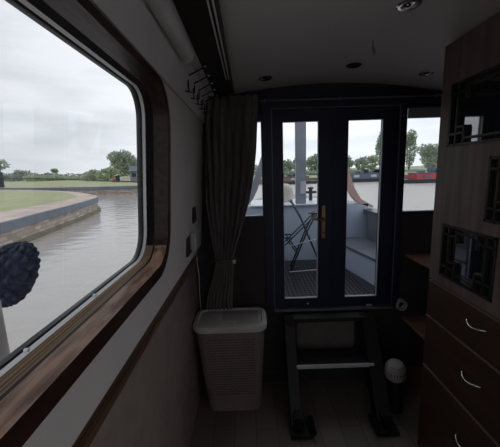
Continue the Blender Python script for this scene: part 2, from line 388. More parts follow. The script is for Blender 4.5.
# side windows
def small_window(n_, W_, fm='navy'):
    f = holed(MB(), [W_[0] - .014, W_[0] + .008, W_[1] - .008, W_[1] + .014], [W_[2] - .014, W_[2] + .008, W_[3] - .008, W_[3] + .014], [(W_[0] + .008, W_[1] - .008, W_[2] + .008, W_[3] - .008)],
              lambda a, b, c, d: ((a, DY - .012, c), (b, DY + .05, d)))
    o = struct(f, 'window_%d' % n_, fm)
    MB().box((W_[0] + .008, DY + .03, W_[2] + .008), (W_[1] - .008, DY + .034, W_[3] - .008)).build('window_pane', 'pane', o)
    MB().box((W_[0] + .008, DY + .0, W_[2] + .008), (W_[1] - .008, DY + .028, W_[2] + .013)).build('sill_bead', 'pale_metal', o)
    return o
small_window(2, WL); small_window(3, WR)
bl = thing('roller_blind', 'short grey roller blind at the top of the right side window', 'blind', (1.15, DY - .02, .38))
MB().box((1.056, DY - .004, .312), (1.295, DY - .001, .385)).build('blind_cloth', 'blind_grey', bl)
MB().tube([(1.052, DY - .013, .378), (1.30, DY - .013, .378)], .009).build('blind_roller', 'dark_plastic', bl)
MB().box((1.056, DY - .007, .305), (1.295, DY - .001, .312)).build('bottom_bar', 'pale_metal', bl)

# doors
def door(n_, x0, x1, px0, px1):
    pz0, pz1 = -.918, .308
    mb = holed(MB(), [x0, px0, px1, x1], [DO[2] + .003, pz0, pz1, DO[3] - .003], [(px0, px1, pz0, pz1)], lambda a, b, c, d: ((a, DY - .012, c), (b, DY + .034, d)))
    o = struct(mb, 'door_%d' % n_, 'navy')
    MB().box((px0, DY + .008, pz0), (px1, DY + .013, pz1)).build('door_pane', 'pane', o)
    mb = MB().box((px0, DY - .004, pz0), (px1, DY + .006, pz0 + .006)).box((px1 - .005, DY - .004, pz0), (px1, DY + .006, pz1)).box((px0, DY - .004, pz0), (px0 + .004, DY + .006, pz1)).box((px0, DY - .004, pz1 - .004), (px1, DY + .006, pz1))
    mb.build('glazing_bead', 'pale_metal', o)
    return o
d1 = door(1, .168, .572, .234, .473); d2 = door(2, .575, .992, .666, .897)
h = MB().box((.495, DY - .020, -.475), (.519, DY - .012, -.248), .003).build('door_handle', 'brass', d1)
MB().tube([(.506, DY - .018, -.335), (.506, DY - .058, -.335), (.49, DY - .062, -.336), (.43, DY - .062, -.332), (.415, DY - .060, -.328)], [.009, .009, .009, .008, .006]).build('lever', 'brass', h, smooth=True)
MB().tube([(.506, DY + .036, -.310), (.506, DY + .07, -.310), (.42, DY + .07, -.308)], [.008, .008, .006]).build('outer_lever', 'brass', h, smooth=True)
MB().lathe((.506, DY - .021, -.435), [(0, -.002), (.006, -.002), (.006, .003), (0, .003)], 12, 'Y').build('keyhole', 'dark_slot', h)
MB().lathe((.40, DY - .013, -.955), [(0, -.006), (.006, -.006), (.007, .002), (0, .002)], 12, 'Y').build('door_bolt', 'aluminium', d1)
MB().box((.82, DY - .03, -.982), (.86, DY - .013, -.972), .002).build('door_bolt', 'pale_metal', d2)
t = thing('curtain_rail', 'thin pale rail running across above the double doors', 'rail', (.57, DY - .04, .432))
MB().tube([(.085, DY - .045, .434), (1.27, DY - .045, .434)], .005).build('rod', 'navy_edge', t, smooth=True)
for x in (.12, .60, 1.22): MB().box((x - .006, DY - .05, .428), (x + .006, DY - .022, .445)).build('bracket', 'navy_edge', t)

# ceiling plank panel and its pale rails
struct(MB().prism([(-.235, .462), (-.075, .466), (-.068, .475), (-.068, .60), (-.235, .60)], YB, DY - .002, 'Y'), 'trim_7', 'dark_panel')
t = thing('curtain_track', 'pale twin metal track along the ceiling edge on the left', 'track', (-.08, .7, .50))
for x in (-.094, -.080): MB().bar((x, .2, .456), (x, 1.62, .456), .005, .010).build('rail', 'pelmet_grey', t)
MB().box((-.100, .2, .4585), (-.074, 1.62, .4640)).build('backing', 'dark_panel', t)

# skirting at the far wall
struct(MB().box((.02, DY - .014, FZ), (.25, DY - .001, FZ + .05)), 'baseboard_far', 'bulkhead_dark')

# ------------------------------------------------------------------ interior things
# roller blind above window
t = thing('roller_blind', 'pale grey rolled-up blind in a tube above the big left window', 'blind', (-.228, .6, .44))
mb = MB().tube([(-.214, .0, .432), (-.214, 1.22, .432)], .027, 20); autosmooth(mb.build('blind_tube', 'roller_cloth', t))
autosmooth(MB().lathe((-.214, 1.22, .432), [(0, 0), (.028, 0), (.028, .006), (.02, .012), (0, .012)], 20, 'Y').build('end_cap', 'roller_cloth', t))
MB().box((-.25, 1.205, .42), (-.20, 1.217, .462)).build('bracket', 'roller_cloth', t)

# wire coat rack
t = thing('coat_rack', 'dark wire coat rack with double hooks on the left wall', 'coat rack', (-.26, 1.65, .40))
MB().tube([(-.262, 1.40, .425), (-.252, 1.95, .425)], .0035, 6).build('rail', 'black_metal', t)
MB().tube([(-.268, 1.40, .355), (-.260, 1.95, .355)], .0035, 6).build('rail', 'black_metal', t)
for i in range(5):
    y = 1.40 + i * .125; x = -.256
    b = MB()
    b.tube([(x - .006, y - .05, .435), (x - .008, y - .05, .365), (x - .006, y, .350), (x + .014, y, .345)], .003, 6)
    b.tube([(x + .010, y, .395), (x + .012, y, .345), (x + .034, y + .01, .345), (x + .036, y + .01, .375)], .003, 6)
    b.tube([(x, y, .405), (x + .05, y, .428), (x + .085, y, .445)], .003, 6)
    ho = b.build('hook', 'black_metal', t, smooth=True)
    MB().lathe((x + .087, y, .447), [(0, -.007), (.005, -.005), (.007, 0), (.005, .005), (0, .007)], 8).build('hook_tip', 'chrome', ho, smooth=True)
    MB().lathe((x + .036, y + .01, .378), [(0, -.005), (.004, -.004), (.005, 0), (.004, .004), (0, .005)], 8).build('hook_tip', 'chrome', ho, smooth=True)

# sockets, plug and cable
t = thing('wall_switch', 'small dark switch plate on the left wall, upper of two plates', 'switch', (wx(-.24), 1.75, -.24))
x = wx(-.24)
MB().box((x - .004, 1.71, -.285), (x + .008, 1.80, -.195), .002).build('plate', 'dark_plastic', t)
MB().box((x + .007, 1.742, -.262), (x + .014, 1.768, -.222), .002).build('rocker', 'black_metal', t)
t = thing('wall_socket', 'dark socket plate on the left wall just above the dado rail', 'socket', (wx(-.38), 1.60, -.38))
x = wx(-.38)
MB().box((x - .004, 1.545, -.435), (x + .008, 1.655, -.335), .002).build('plate', 'dark_plastic', t)
t = thing('plug_adapter', 'pale plug-in adapter with thin white cable in left wall socket', 'plug', (x + .03, 1.64, -.37))
MB().box((x + .009, 1.61, -.42), (x + .04, 1.675, -.32), .006).build('body', 'white_plastic', t)
MB().tube([(x + .03, 1.645, -.42), (x + .032, 1.66, -.50), (x + .03, 1.70, -.60), (x + .02, 1.74, -.72), (x + .015, 1.78, -.85)], .0022, 6).build('cable', 'white_plastic', t, smooth=True)

# curtain
t = thing('curtain', 'dark grey-brown curtain gathered and tied back left of the doors', 'curtain', (-.12, 1.97, -.95))
prof = [(.475, -.243, .076), (.30, -.262, .070), (.128, -.268, .058), (-.02, -.27, .038), (-.185, -.272, .004), (-.30, -.262, -.03), (-.414, -.25, -.066), (-.50, -.24, -.095), (-.57, -.225, -.115), (-.64, -.235, -.118), (-.72, -.262, -.125), (-.867, -.305, -.138), (-.96, -.32, -.135)]
def lerp_prof(z):
    for (z0, a0, b0), (z1, a1, b1) in zip(prof, prof[1:]):
        if z <= z0 and z >= z1:
            u = (z0 - z) / (z0 - z1); return a0 + (a1 - a0) * u, b0 + (b1 - b0) * u
    return prof[-1][1:]
rows = []
NU = 120
for j in range(50):
    z = .458 - j * (1.390 / 49); a, b = lerp_prof(z); wd = b - a; row = []
    for i in range(NU + 1):
        u = i / NU
        ph = 7.5 * 2 * math.pi * u + .9 * math.sin(3 * z + 2 * u) + 1.6 * math.sin(5.5 * u)
        amp = (.026 + .008 * math.sin(9 * u + 2)) * (.75 + .25 * math.cos(4 * z))
        row.append((a + wd * u + .004 * math.sin(ph * 2), 1.975 + amp * math.sin(ph) - (.02 if -.66 < z < -.5 else 0), z))
    rows.append(row)
o = MB().grid(rows).build('cloth', 'curtain_cloth', t, smooth=True); md = o.modifiers.new('s', 'SOLIDIFY'); md.thickness = .003
mb = MB(); pts = []
for i in range(25):
    a = 2 * math.pi * i / 24; pts.append((-.172 + .072 * math.cos(a), 1.957 + .042 * math.sin(a), -.575 + .006 * math.cos(a)))
mb.tube(pts, .007, 8, cap=False); mb.build('tieback', 'curtain_cloth', t, smooth=True)
MB().box((-.118, 1.905, -.59), (-.098, 1.918, -.565), .003).build('tieback_clip', 'pale_metal', t)

# laundry basket
t = thing('laundry_basket', 'pale plastic laundry basket with perforated lid below the tied curtain', 'laundry basket', (-.14, 1.88, FZ))
def rr2(x0, x1, y0, y1, r, z, n=6):
    return [(x, y, z) for x, y in rrect(x0, x1, y0, y1, r, n)]
def lvl(f, e=0): # f 0 bottom 1 top
    return (-.315 - .055 * f - e, .040 + .035 * f + e, 1.795 - .035 * f - e, 1.99 + .03 * f + e)
mb = MB(); rows = [rr2(*lvl(0, -.012), .05, FZ)] 
for i in range(15):
    f = i / 14; rows.append(rr2(*lvl(f), .06, FZ + .006 + f * .60))
mb.grid(rows, wrap=True); mb.bm.faces.new([mb.bm.verts.new(p) for p in rows[0]])
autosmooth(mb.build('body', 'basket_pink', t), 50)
# perforations as small dark ovals standing on the body
mb = MB()
def body_y(z): f = (z - FZ - .006) / .60; return 1.795 - .035 * f
for j in range(22):
    z = FZ + .14 + j * .019
    for i in range(20):
        x = -.29 + i * .0152 + (j % 2) * .0076
        if x > .01: continue
        y = body_y(z) - .0012
        mb.raw([(x + .0035 * math.cos(a), y, z + .005 * math.sin(a)) for a in [k * math.pi / 3 for k in range(6)]], [tuple(range(6))])
mb.build('perforations', 'dark_slot', t)
mb = MB(); zt = FZ + .606
rows = [rr2(*lvl(1, .012), .07, zt - .012), rr2(*lvl(1, .016), .072, zt + .010), rr2(*lvl(1, .010), .070, zt + .024), rr2(*lvl(1, -.012), .055, zt + .028), rr2(*lvl(1, -.020), .05, zt + .018), rr2(*lvl(1, -.08), .03, zt + .022)]
mb.grid(rows, wrap=True); mb.bm.faces.new([mb.bm.verts.new(p) for p in rows[-1]]); mb.bm.faces.new([mb.bm.verts.new(p) for p in rows[0]])
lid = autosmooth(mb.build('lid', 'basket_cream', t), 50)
mb = MB()
for j in range(12):
    for i in range(22):
        x = -.30 + i * .0155 + (j % 2) * .0077; y = 1.805 + j * .0155
        if x > .035 or x < -.20 or (x < -.1 and y < 1.84): continue
        zz = zt + .0228
        mb.raw([(x + .0042 * math.cos(a), y + .0042 * math.sin(a), zz) for a in [k * math.pi / 3 for k in range(6)]], [tuple(range(6))])
mb.build('lid_holes', 'dark_slot', lid)

# steps
t = thing('boarding_steps', 'dark steps with scrolled feet below the double doors', 'steps', (.53, 1.83, FZ))
for x in (.262, .795):
    sp = []
    top = (2.035, -1.00); 
    io = 1 if x < .5 else -1
    MB().prism([(2.045, -1.03), (1.98, -1.00), (1.93, -1.05), (1.64, FZ + .03), (1.72, FZ + .012), (2.045, -1.12)], x - .045, x + .02 if io > 0 else x + .045, 'X').build('side', 'black_metal', t)
    pts = [(x - io * .055, FZ + .012), (x + io * .055, FZ + .012), (x + io * .078, FZ + .022), (x + io * .084, FZ + .045), (x + io * .070, FZ + .062)]
    mb = MB()
    for p, q in zip(pts, pts[1:]): mb.bar((p[0], 1.62, p[1]), (q[0], 1.62, q[1]), .11, .024, (0, 0, 1) if abs(p[1] - q[1]) < .015 else (1, 0, 0))
    mb.box((x - .03, 1.60, FZ + .02), (x + .03, 1.69, FZ + .10), .01)
    mb.build('foot', 'black_metal', t)
MB().box((.275, 1.81, -1.295), (.785, 2.00, -1.268), .004).build('tread', 'tread_dark', t)
MB().box((.277, 1.798, -1.286), (.783, 1.812, -1.262), .002).build('nosing', 'aluminium', t)
MB().box((.275, 1.955, -1.045), (.785, 2.045, -1.015), .004).build('tread', 'tread_dark', t)
struct(MB().box((.32, DY - .018, -1.33), (.74, DY - .001, -1.07), .003), 'trim_8', 'locker_panel')

# vacuum / heater thing on floor by the steps
t = thing('handheld_vacuum', 'upright handheld vacuum with pale slotted top beside the steps', 'vacuum cleaner', (.885, 1.78, FZ))
autosmooth(MB().lathe((.918, 1.79, FZ), [(0, 0), (.062, 0), (.064, .02), (.052, .08), (.050, .16), (.058, .22), (.060, .24), (0, .255)], 20).build('body', 'dark_plastic', t))
o = MB().lathe((0, 0, 0), [(0, 0), (.060, 0), (.066, .012), (.066, .045), (.060, .075), (.048, .098), (.028, .108), (0, .112)], 24).build('slotted_top', 'vac_top', t)
autosmooth(o, 60); o.matrix_parent_inverse = Matrix(); o.location = (.918 - .885, .01, .232); o.rotation_euler = (R(10), R(-6), 0)
mb = MB()
for j in range(3):
    for i in range(9):
        a = R(-150 + i * 15); r = .0655 - j * .009; z = .058 + j * .018
        c = Vector((r * math.cos(a), r * math.sin(a), z)); d = Vector((-math.sin(a), math.cos(a), 0)); u = Vector((math.cos(a) * -.3, math.sin(a) * -.3, 1)).normalized()
        mb.bar(c - u * .007, c + u * .007, .004, .004, tuple(d))
mb.build('vent_slots', 'dark_slot', o).matrix_parent_inverse = Matrix()

# corner shelves between cabinet and bulkhead
t = thing('corner_shelves', 'brown open shelves between the tall cabinet and the doors', 'shelf unit', (1.25, 1.75, FZ))
for z in (-.60, -1.07): MB().box((1.08, 1.465, z - .022), (XR - .001, DY - .024, z), .004).build('shelf', 'shelf_wood', t)
MB().box((1.10, 1.465, FZ + .001), (1.115, DY - .024, FZ + .10), .002).build('plinth', 'shelf_wood', t)
MB().box((1.115, 1.465, FZ + .08), (XR - .001, DY - .024, FZ + .10)).build('bottom_board', 'shelf_wood', t)
mb = MB(); mb.lathe((1.072, DY - .023, -.985), [(.022, .022), (.023, -.010), (.030, -.013), (.040, -.010), (.042, .022), (.022, .022)], 28, 'Y')
tag(autosmooth(mb.build('ring_fitting', 'tape_grey')), 'pale round ring fitting low on the dark wall right of the doors', 'fitting')

# tall cabinet
CX = .88; Y0, Y1 = .78, 1.44
t = thing('tall_cabinet', 'tall brown cabinet with lattice windows and drawers on the right', 'cabinet', (1.15, 1.1, FZ))
mb = MB()
mb.box((CX + .02, Y1 - .02, FZ), (XR - .001, Y1, .505)).box((CX + .02, Y0, FZ), (XR - .001, Y0 + .02, .505)).box((XR - .02, Y0, FZ), (XR - .001, Y1, .50)).box((CX + .02, Y0, .40), (XR - .001, Y1, .49))
mb.box((CX + .02, Y0, -.58), (XR - .001, Y1, -.555)).box((CX + .03, Y0, FZ), (CX + .045, Y1, FZ + .07))
mb.build('carcass', 'cabinet_wood', t)
holes = [(.98, 1.372, .075, .335), (.80, 1.125, -.215, .025), (1.05, 1.362, -.505, -.262)]
ys = sorted({Y0, Y1, *[h_[0] for h_ in holes], *[h_[1] for h_ in holes]}); zs = sorted({-.548, .508, *[h_[2] for h_ in holes], *[h_[3] for h_ in holes]})
holed(MB(), ys, zs, holes, lambda a, b, c, d: ((CX, a, c), (CX + .02, b, d))).build('upper_front', 'cabinet_wood', t)
m = mat('dark_glass', (.012, .013, .015), .03, spec=1.0)
m.node_tree.nodes['Principled BSDF'].inputs['IOR'].default_value = 2.2
for (a, b, c, d) in holes:
    g = MB().box((CX + .013, a, c), (CX + .017, b, d)).build('window_glass', 'dark_glass', t)
    l = MB(); x0, x1 = CX - .004, CX + .011; s = .011
    l.box((x0, a, c), (x1, b, c + s)).box((x0, a, d - s), (x1, b, d)).box((x0, a, c), (x1, a + s, d)).box((x0, b - s, c), (x1, b, d))
    e = .048; w_ = .008
    l.box((x0, a, c + e), (x1, a + 2 * e, c + e + w_)).box((x0, b - 2 * e, c + e), (x1, b, c + e + w_)).box((x0, a, d - e), (x1, a + 2 * e, d - e + w_)).box((x0, b - 2 * e, d - e), (x1, b, d - e + w_))
    for yy in (a + e, b - e): l.box((x0, yy - w_ / 2, c), (x1, yy + w_ / 2, d))
    for yy in (a + 2 * e, b - 2 * e):
        l.box((x0, yy - w_ / 2, c), (x1, yy + w_ / 2, c + 1.55 * e)); l.box((x0, yy - w_ / 2, d - 1.5 * e), (x1, yy + w_ / 2, d))
    l.box((x0, a + e, c + 1.55 * e), (x1, a + 2 * e, c + 1.55 * e + w_)).box((x0, b - 2 * e, c + 1.55 * e), (x1, b - e, c + 1.55 * e + w_))
    l.box((x0, a + 2 * e, c + .55 * e), (x1, b - 2 * e, c + .55 * e + w_)); l.box((x0, a + 2 * e, d - .6 * e), (x1, b - 2 * e, d - .6 * e + w_))
    l.build('lattice', 'lattice_wood', g)
for z0, z1, hz in ((-.735, -.556, -.625), (-1.007, -.741, -.860), (-1.50, -1.013, -1.165)):
    dr = MB().box((CX - .002, Y0 + .004, z0), (CX + .018, Y1 - .003, z1 - .003), .0015).build('drawer', 'drawer_wood', t)
    MB().box((CX - .004, Y0 + .004, z1 - .004), (CX + .018, Y1 - .003, z1 - .001)).build('drawer_lit_edge', 'lit_edge_wood', dr)  # pale strip painting the lit top edge of the drawer front
    P = []
    for i in range(13):
        u = i / 12; P.append((CX - .004 - .022 * math.sin(math.pi * u) ** .7, 1.155 - .105 * u, hz + .006 - .012 * math.sin(math.pi * u)))
    P[0] = (CX, 1.155, hz + .006); P[-1] = (CX, 1.05, hz + .006)
    MB().tube(P, .0042, 8).build('handle', 'chrome', dr, smooth=True)
# rear neighbour run: plain wardrobe side beyond the cabinet
# ceiling lights
for x, y, lab in ((.563, 1.141, 'recessed chrome-rimmed ceiling spotlight nearest the viewer'), (.584, 1.746, 'recessed ceiling spotlight above the gap between the doors'), (.113, 1.834, 'recessed ceiling spotlight in front of the curtain top'), (1.017, 1.819, 'recessed ceiling spotlight near the top of the right side window')):
    z = cz(x)
    c = thing('ceiling_spotlight', lab, 'ceiling light', (x, y, z), 'ceiling spotlights')
    autosmooth(MB().lathe((x, y, z), [(.024, .004), (.040, .004), (.040, -.003), (.034, -.007), (.026, -.006), (.024, .004)], 28).build('rim', 'chrome' if x > .9 or y < 1.3 else 'black_metal', c))
    autosmooth(MB().lathe((x, y, z), [(0, -.001), (.012, -.003), (.024, 0), (.024, .003), (0, .003)], 24).build('lens', 'dark_glass', c))
z = cz(.558)
tag(MB().tube([(.558, 1.43, z + .002), (.559, 1.43, z - .03), (.561, 1.43, z - .055), (.566, 1.428, z - .062), (.569, 1.427, z - .052), (.562, 1.429, z - .030)], .0015, 6).build('ceiling_hook', 'black_metal'), 'thin dark wire hook hanging from the ceiling between the spotlights', 'hook')

# ------------------------------------------------------------------ own boat outside
CXB = .57
def hw(y):      # half width of hull at deck
    pts = [(-2, .93), (2.1, .93), (2.6, .905), (3.1, .87), (3.6, .79), (4.2, .60), (4.7, .38), (5.1, .13), (5.2, .03)]
    for (a, p), (b, q) in zip(pts, pts[1:]):
        if a <= y <= b: return p + (q - p) * (y - a) / (b - a)
    return .03
HY = [2.14, 2.4, 2.7, 3.0, 3.3, 3.6, 3.9, 4.2, 4.5, 4.8, 5.05, 5.2]
def gz(y): return -.50 + .035 * (y - 2.1)
boat = thing('narrowboat_bow', 'bow of the boat outside the doors with side benches and pale bulkhead', 'boat', (CXB, 3.4, -1.7))
for sgn in (-1, 1):
    mb = MB()
    rows = []
    for y in HY:
        h_ = hw(y); inn = max(h_ - .13, .0)
        rows.append([(CXB + sgn * h_ * .92, y, -1.75), (CXB + sgn * h_, y, gz(y) - .02), (CXB + sgn * (h_ + .0), y, gz(y)), (CXB + sgn * inn, y, gz(y)), (CXB + sgn * inn, y, gz(y) - .04), (CXB + sgn * (h_ - .06 if h_ > .08 else 0), y, gz(y) - .05), (CXB + sgn * max(h_ * .9 - .06, 0), y, -1.75)])
    mb.grid(rows); mb.raw(rows[0], [tuple(range(7))])
    mb.build('gunwale', 'gunwale', boat)
    mb = MB()
    rows = [[(CXB + sgn * (hw(y) - .125), y, gz(y) - .01), (CXB + sgn * (hw(y) - .125), y, -1.03), (CXB + sgn * (hw(y) - .10), y, -1.03), (CXB + sgn * (hw(y) - .10), y, gz(y) - .01)] for y in HY[:5]]
    mb.grid(rows, wrap=True).build('inner_side', 'boat_grey', boat)
    # bench
    def bf(y): return .575 - .19 * (y - 2.12)
    ys_ = [2.145, 2.5, 2.9, 3.2, 3.34]
    mb = MB(); mb.grid([[(CXB + sgn * bf(y), y, -1.02), (CXB + sgn * bf(y), y, -.80), (CXB + sgn * (bf(y) + .02), y, -.80), (CXB + sgn * (bf(y) + .02), y, -1.02)] for y in ys_], wrap=True); mb.build('bench_front', 'boat_paint', boat)
    mb = MB(); mb.grid([[(CXB + sgn * (bf(y) - .012), y, -.80), (CXB + sgn * (bf(y) - .012), y, -.775), (CXB + sgn * (hw(y) - .127), y, -.775), (CXB + sgn * (hw(y) - .127), y, -.80)] for y in ys_], wrap=True); mb.build('bench_top', 'boat_grey', boat)
mb = MB().prism([(CXB - .92, 2.142), (CXB + .92, 2.142), (CXB + .84, 3.36), (CXB - .84, 3.36)], -1.06, -1.02, 'Z')
mb.build('deck_floor', 'deck_rubber', boat)
mb = MB()
for j in range(26):
    for i in range(22):
        x = .20 + i * .036; y = 2.20 + j * .045
        mb.raw([(x - .010, y - .013, -1.0195), (x + .010, y - .013, -1.0195), (x + .010, y + .013, -1.0195), (x - .010, y + .013, -1.0195), (x - .006, y - .009, -1.014), (x + .006, y - .009, -1.014), (x + .006, y + .009, -1.014), (x - .006, y + .009, -1.014)],
               [(4, 5, 6, 7), (0, 1, 5, 4), (1, 2, 6, 5), (2, 3, 7, 6), (3, 0, 4, 7)])
mb.build('deck_studs', 'deck_rubber', boat)
MB().box((CXB - .75, 3.36, -1.06), (CXB + .75, 3.40, -.397)).build('bow_bulkhead', 'boat_paint', boat)
mb = MB(); rows = []
for y in [3.405] + HY[5:]:
    h_ = max(hw(y) - .11, .02); rows.append([(CXB - h_, y, -.43), (CXB - h_, y, -.395), (CXB + h_, y, -.395), (CXB + h_, y, -.43)])
mb.grid(rows, wrap=True); mb.raw(rows[0], [(0, 1, 2, 3)]); mb.build('foredeck', 'gunwale', boat); MB().box((.02, 3.335, -.395), (.92, 4.0, -.380), .004).build('locker_lid', 'foredeck', boat)
# roof edge and hull sides beside cabin
mb = MB()
struct(MB().box((-.47, YB - .3, -1.75), (-.53, 2.12, -.53)), 'wall_outer_left', 'gunwale')
struct(MB().box((1.52, YB - .3, -1.75), (1.58, 2.12, -.53)), 'wall_outer_right', 'gunwale')
# cratch frame
t = thing('cratch_frame', 'pale upright post with sloping timber legs standing on the foredeck', 'frame', (.585, 3.43, -.38))
MB().box((.525, 3.40, -.379), (.640, 3.46, 1.30), .006).build('post', 'post_grey', t)
pr = [(.58, 1.25), (.87, .40), (1.01, .0), (1.085, -.21), (1.135, -.31), (1.20, -.385), (1.37, -.445), (1.38, -.425), (1.24, -.345), (1.165, -.22), (1.13, -.12), (1.09, -.01), (.94, .40), (.64, 1.25)]
pr = [(x, z) for x, z in pr]
def leg_mesh(sg):
    q = [(CXB + .02 + sg * (x - .59), z) for x, z in pr]
    L_ = q[:7]; R_ = q[7:][::-1]; b = MB(); b.grid([[(l[0], 3.36, l[1]), (r[0], 3.36, r[1]), (r[0], 3.43, r[1]), (l[0], 3.43, l[1])] for l, r in zip(L_, R_)], wrap=True)
    return b
leg_mesh(1).build('leg', 'pink_timber', t, label='pinkish-brown timber leg curving outward at the foot')
leg_mesh(-1).build('leg', 'post_grey', t)
tag(MB().box((.575, 3.392, -.27), (.635, 3.398, -.13), .001).build('paper_notice', 'paper'), 'small blank pale notice fixed on the grey post', 'notice')
c = thing('deck_dome', 'round white dome standing on the foredeck beside the post', 'vent', (.46, 3.75, -.38))
autosmooth(MB().lathe((.44, 3.75, -.379), [(0, 0), (.10, 0), (.105, .02), (.10, .06), (.11, .10), (.105, .15), (.08, .19), (.04, .21), (0, .215)], 24).build('dome', 'cream_paint', c), 60)
c = thing('mooring_stud', 'small dark mooring stud on the foredeck right of the post', 'mooring stud', (.74, 3.75, -.38))
mb = MB().tube([(.76, 3.75, -.379), (.76, 3.75, -.24)], .022).tube([(.69, 3.75, -.28), (.83, 3.75, -.28)], .016); mb.build('stud', 'chair_metal', c)
MB().lathe((.76, 3.75, -.24), [(0, 0), (.035, .0), (.035, .02), (0, .03)], 12).build('cap', 'chair_metal', c)

# folding bistro chair on the deck
t = thing('folding_chair', 'dark metal folding chair standing on the bow deck behind the doors', 'chair', (.48, 2.85, -1.02))
ch = []
def tb(pts, r, m, name): MB().tube(pts, r, 8).build(name, m, t, smooth=True)
for sd in (0, 1):
    y = 2.95 + .16 * sd; dx = .02 * sd
    tb([(.405 + dx, y, -.30), (.50 + dx, y, -.47), (.72 + dx, y, -1.008)], .0075, 'chair_metal', 'leg')
    tb([(.655 + dx, y - .02, -.42), (.56 + dx, y - .02, -.60), (.395 + dx, y - .02, -1.008)], .0085, 'chair_metal', 'leg')
    tb([(.335 + dx, y - .04, -.655), (.40 + dx, y - .04, -.655)], .008, 'chair_metal', 'arm')
    tb([(.345 + dx, y - .04, -.655), (.47 + dx, y - .04, -.83)], .007, 'chair_metal', 'brace')
    tb([(.34 + dx, y - .04, -.73), (.645 + dx, y - .04, -.43)], .007, 'chair_metal', 'brace')
MB().box((.400, 2.95, -.32), (.408, 3.11, -.30), .003).build('back_slat', 'chair_metal', t)
MB().box((.64, 2.93, -.46), (.655, 3.09, -.42), .003).build('seat_slat', 'chair_metal', t)
tb([(.325, 2.905, -.752), (.66, 2.905, -.672)], .005, 'pale_metal', 'seat_rail')
tb([(.375, 2.90, -1.00), (.68, 2.90, -.985)], .005, 'pale_metal', 'stretcher')

# fenders beside the window
t = thing('rope_fender', 'dark blue knotted rope fender hanging outside the left window', 'fender', (-.62, .78, -.28))
rows = []
for j in range(61):
    v = j / 60; th = math.pi * v; row = []
    for i in range(96):
        a = 2 * math.pi * i / 96
        kn = abs(math.sin(5 * a + 6 * th)) * abs(math.sin(5 * a - 6 * th)); kn = kn ** .5
        r = (.047 + .019 * kn) * math.sin(th) ** .8 * (1.12 - .42 * v)
        row.append((-.64 + r * math.cos(a) * .9, .79 + r * math.sin(a) * 1.25 + .030 * (1 - 2 * v), -.252 + (.072 + .008 * kn) * math.cos(th)))
    rows.append(row)
MB().grid(rows, wrap=True).build('knot_body', 'navy_rope', t, smooth=True)
tb_ = MB(); pts = [(-.64, .752 + .003 * math.sin(k), -.19 + k * .055) for k in range(16)]; tb_.tube(pts, .004, 8).build('lanyard', 'brown_rope', t, smooth=True)
t = thing('tube_fender', 'white cylindrical fender hanging outside at the left picture edge', 'fender', (-.60, .66, -.6))
autosmooth(MB().lathe((-.60, .622, 0), [(0, -.62), (.018, -.61), (.042, -.575), (.045, -.55), (.045, -.27), (.042, -.245), (.018, -.22), (0, -.21)], 20).build('body', 'white_plastic', t))
MB().tube([(-.60, .622, -.215), (-.60, .622, .60)], .004, 6).build('lanyard', 'brown_rope', t)
struct(MB().box((-.70, YB, .60), (-.33, DY + .05, .64)).box((-.36, YB, .60), (XR + .1, DY + .14, .68)), 'roof', 'gunwale')

# ------------------------------------------------------------------ canal, land
WZ = -1.5
hull_out = [(CXB - hw(y), y) for y in HY] + [(CXB + hw(y), y) for y in reversed(HY)]
hole = [(CXB - 1.08, -3)] + [(CXB - 1.08, 2.1)] + [(CXB - hw(y) * .95, y) for y in HY] + [(CXB + hw(y) * .95, y) for y in reversed(HY)] + [(CXB + 1.08, 2.1)] + [(CXB + 1.08, -3)]
mb = MB(); b = mb.bm
def loop(P, z):
    v = [b.verts.new((x, y, z)) for x, y in P]; return [b.edges.new((v[i], v[(i + 1) % len(v)])) for i in range(len(v))]
e1 = loop(hole, WZ); e2 = loop([(-60, -40), (90, -40), (90, 60), (-60, 60)], WZ)
bmesh.ops.triangle_fill(b, use_beauty=True, use_dissolve=False, edges=e1 + e2)
struct(mb, 'canal_water', 'canal_water')

def smooth_line(P, n=6):
    out = []
    Q = [P[0]] + P + [P[-1]]
    for i in range(1, len(Q) - 2):
        p0, p1, p2, p3 = [Vector(q).to_3d() for q in Q[i - 1:i + 3]]
        for k in range(n):
            t_ = k / n
            out.append(.5 * ((2 * p1) + (p2 - p0) * t_ + (2 * p0 - 5 * p1 + 4 * p2 - p3) * t_ ** 2 + (3 * p1 - p0 - 3 * p2 + p3) * t_ ** 3))
    out.append(Vector(Q[-2]).to_3d()); return out
def offset(P, d):
    out = []
    for i, p in enumerate(P):
        a = P[max(i - 1, 0)]; c = P[min(i + 1, len(P) - 1)]; tt = (c - a).normalized(); dd = d(i / (len(P) - 1)) if callable(d) else d; out.append(p + Vector((-tt.y, tt.x, 0)) * dd)
    return out
def bank(P, top, name_pref, ids, coping_w, lawn_mat, band=.21, flip=1, ledge=True):
    """quay: land to the left of the line of travel"""
    def rows(levels): return [[(q.x, q.y, z) for q in offset(P, d)] for d, z in levels]
    n0 = ids
    struct(MB().grid(rows([(coping_w, top - .01), (coping_w, top), (0, top)])), 'trim_%d' % n0, 'coping')
    struct(MB().grid(rows([(0, top), (-.05, top - .01), (-.06, top - band), (0, top - band - .01)])), 'trim_%d' % (n0 + 1), 'steel_band')
    struct(MB().grid(rows([(0, top - band - .01), (-.01, WZ + .05), (-.01, WZ - .4)])), 'quay_wall', 'quay_masonry')
    if ledge: struct(MB().grid(rows([(0, WZ + .11), (-.10, WZ + .09), (-.11, WZ - .3)])), 'quay_ledge', 'mud_stone')
line = smooth_line([(-5.0, -12), (-5.05, -3), (-5.12, 3), (-5.246, 6.357), (-5.413, 7.42), (-5.645, 8.898), (-5.925, 10.579), (-6.318, 12.353), (-6.75, 13.6), (-7.75, 15.1), (-10.2, 18.1), (-12.9, 20.6), (-16.8, 23.5), (-24, 27.5), (-36, 32)])
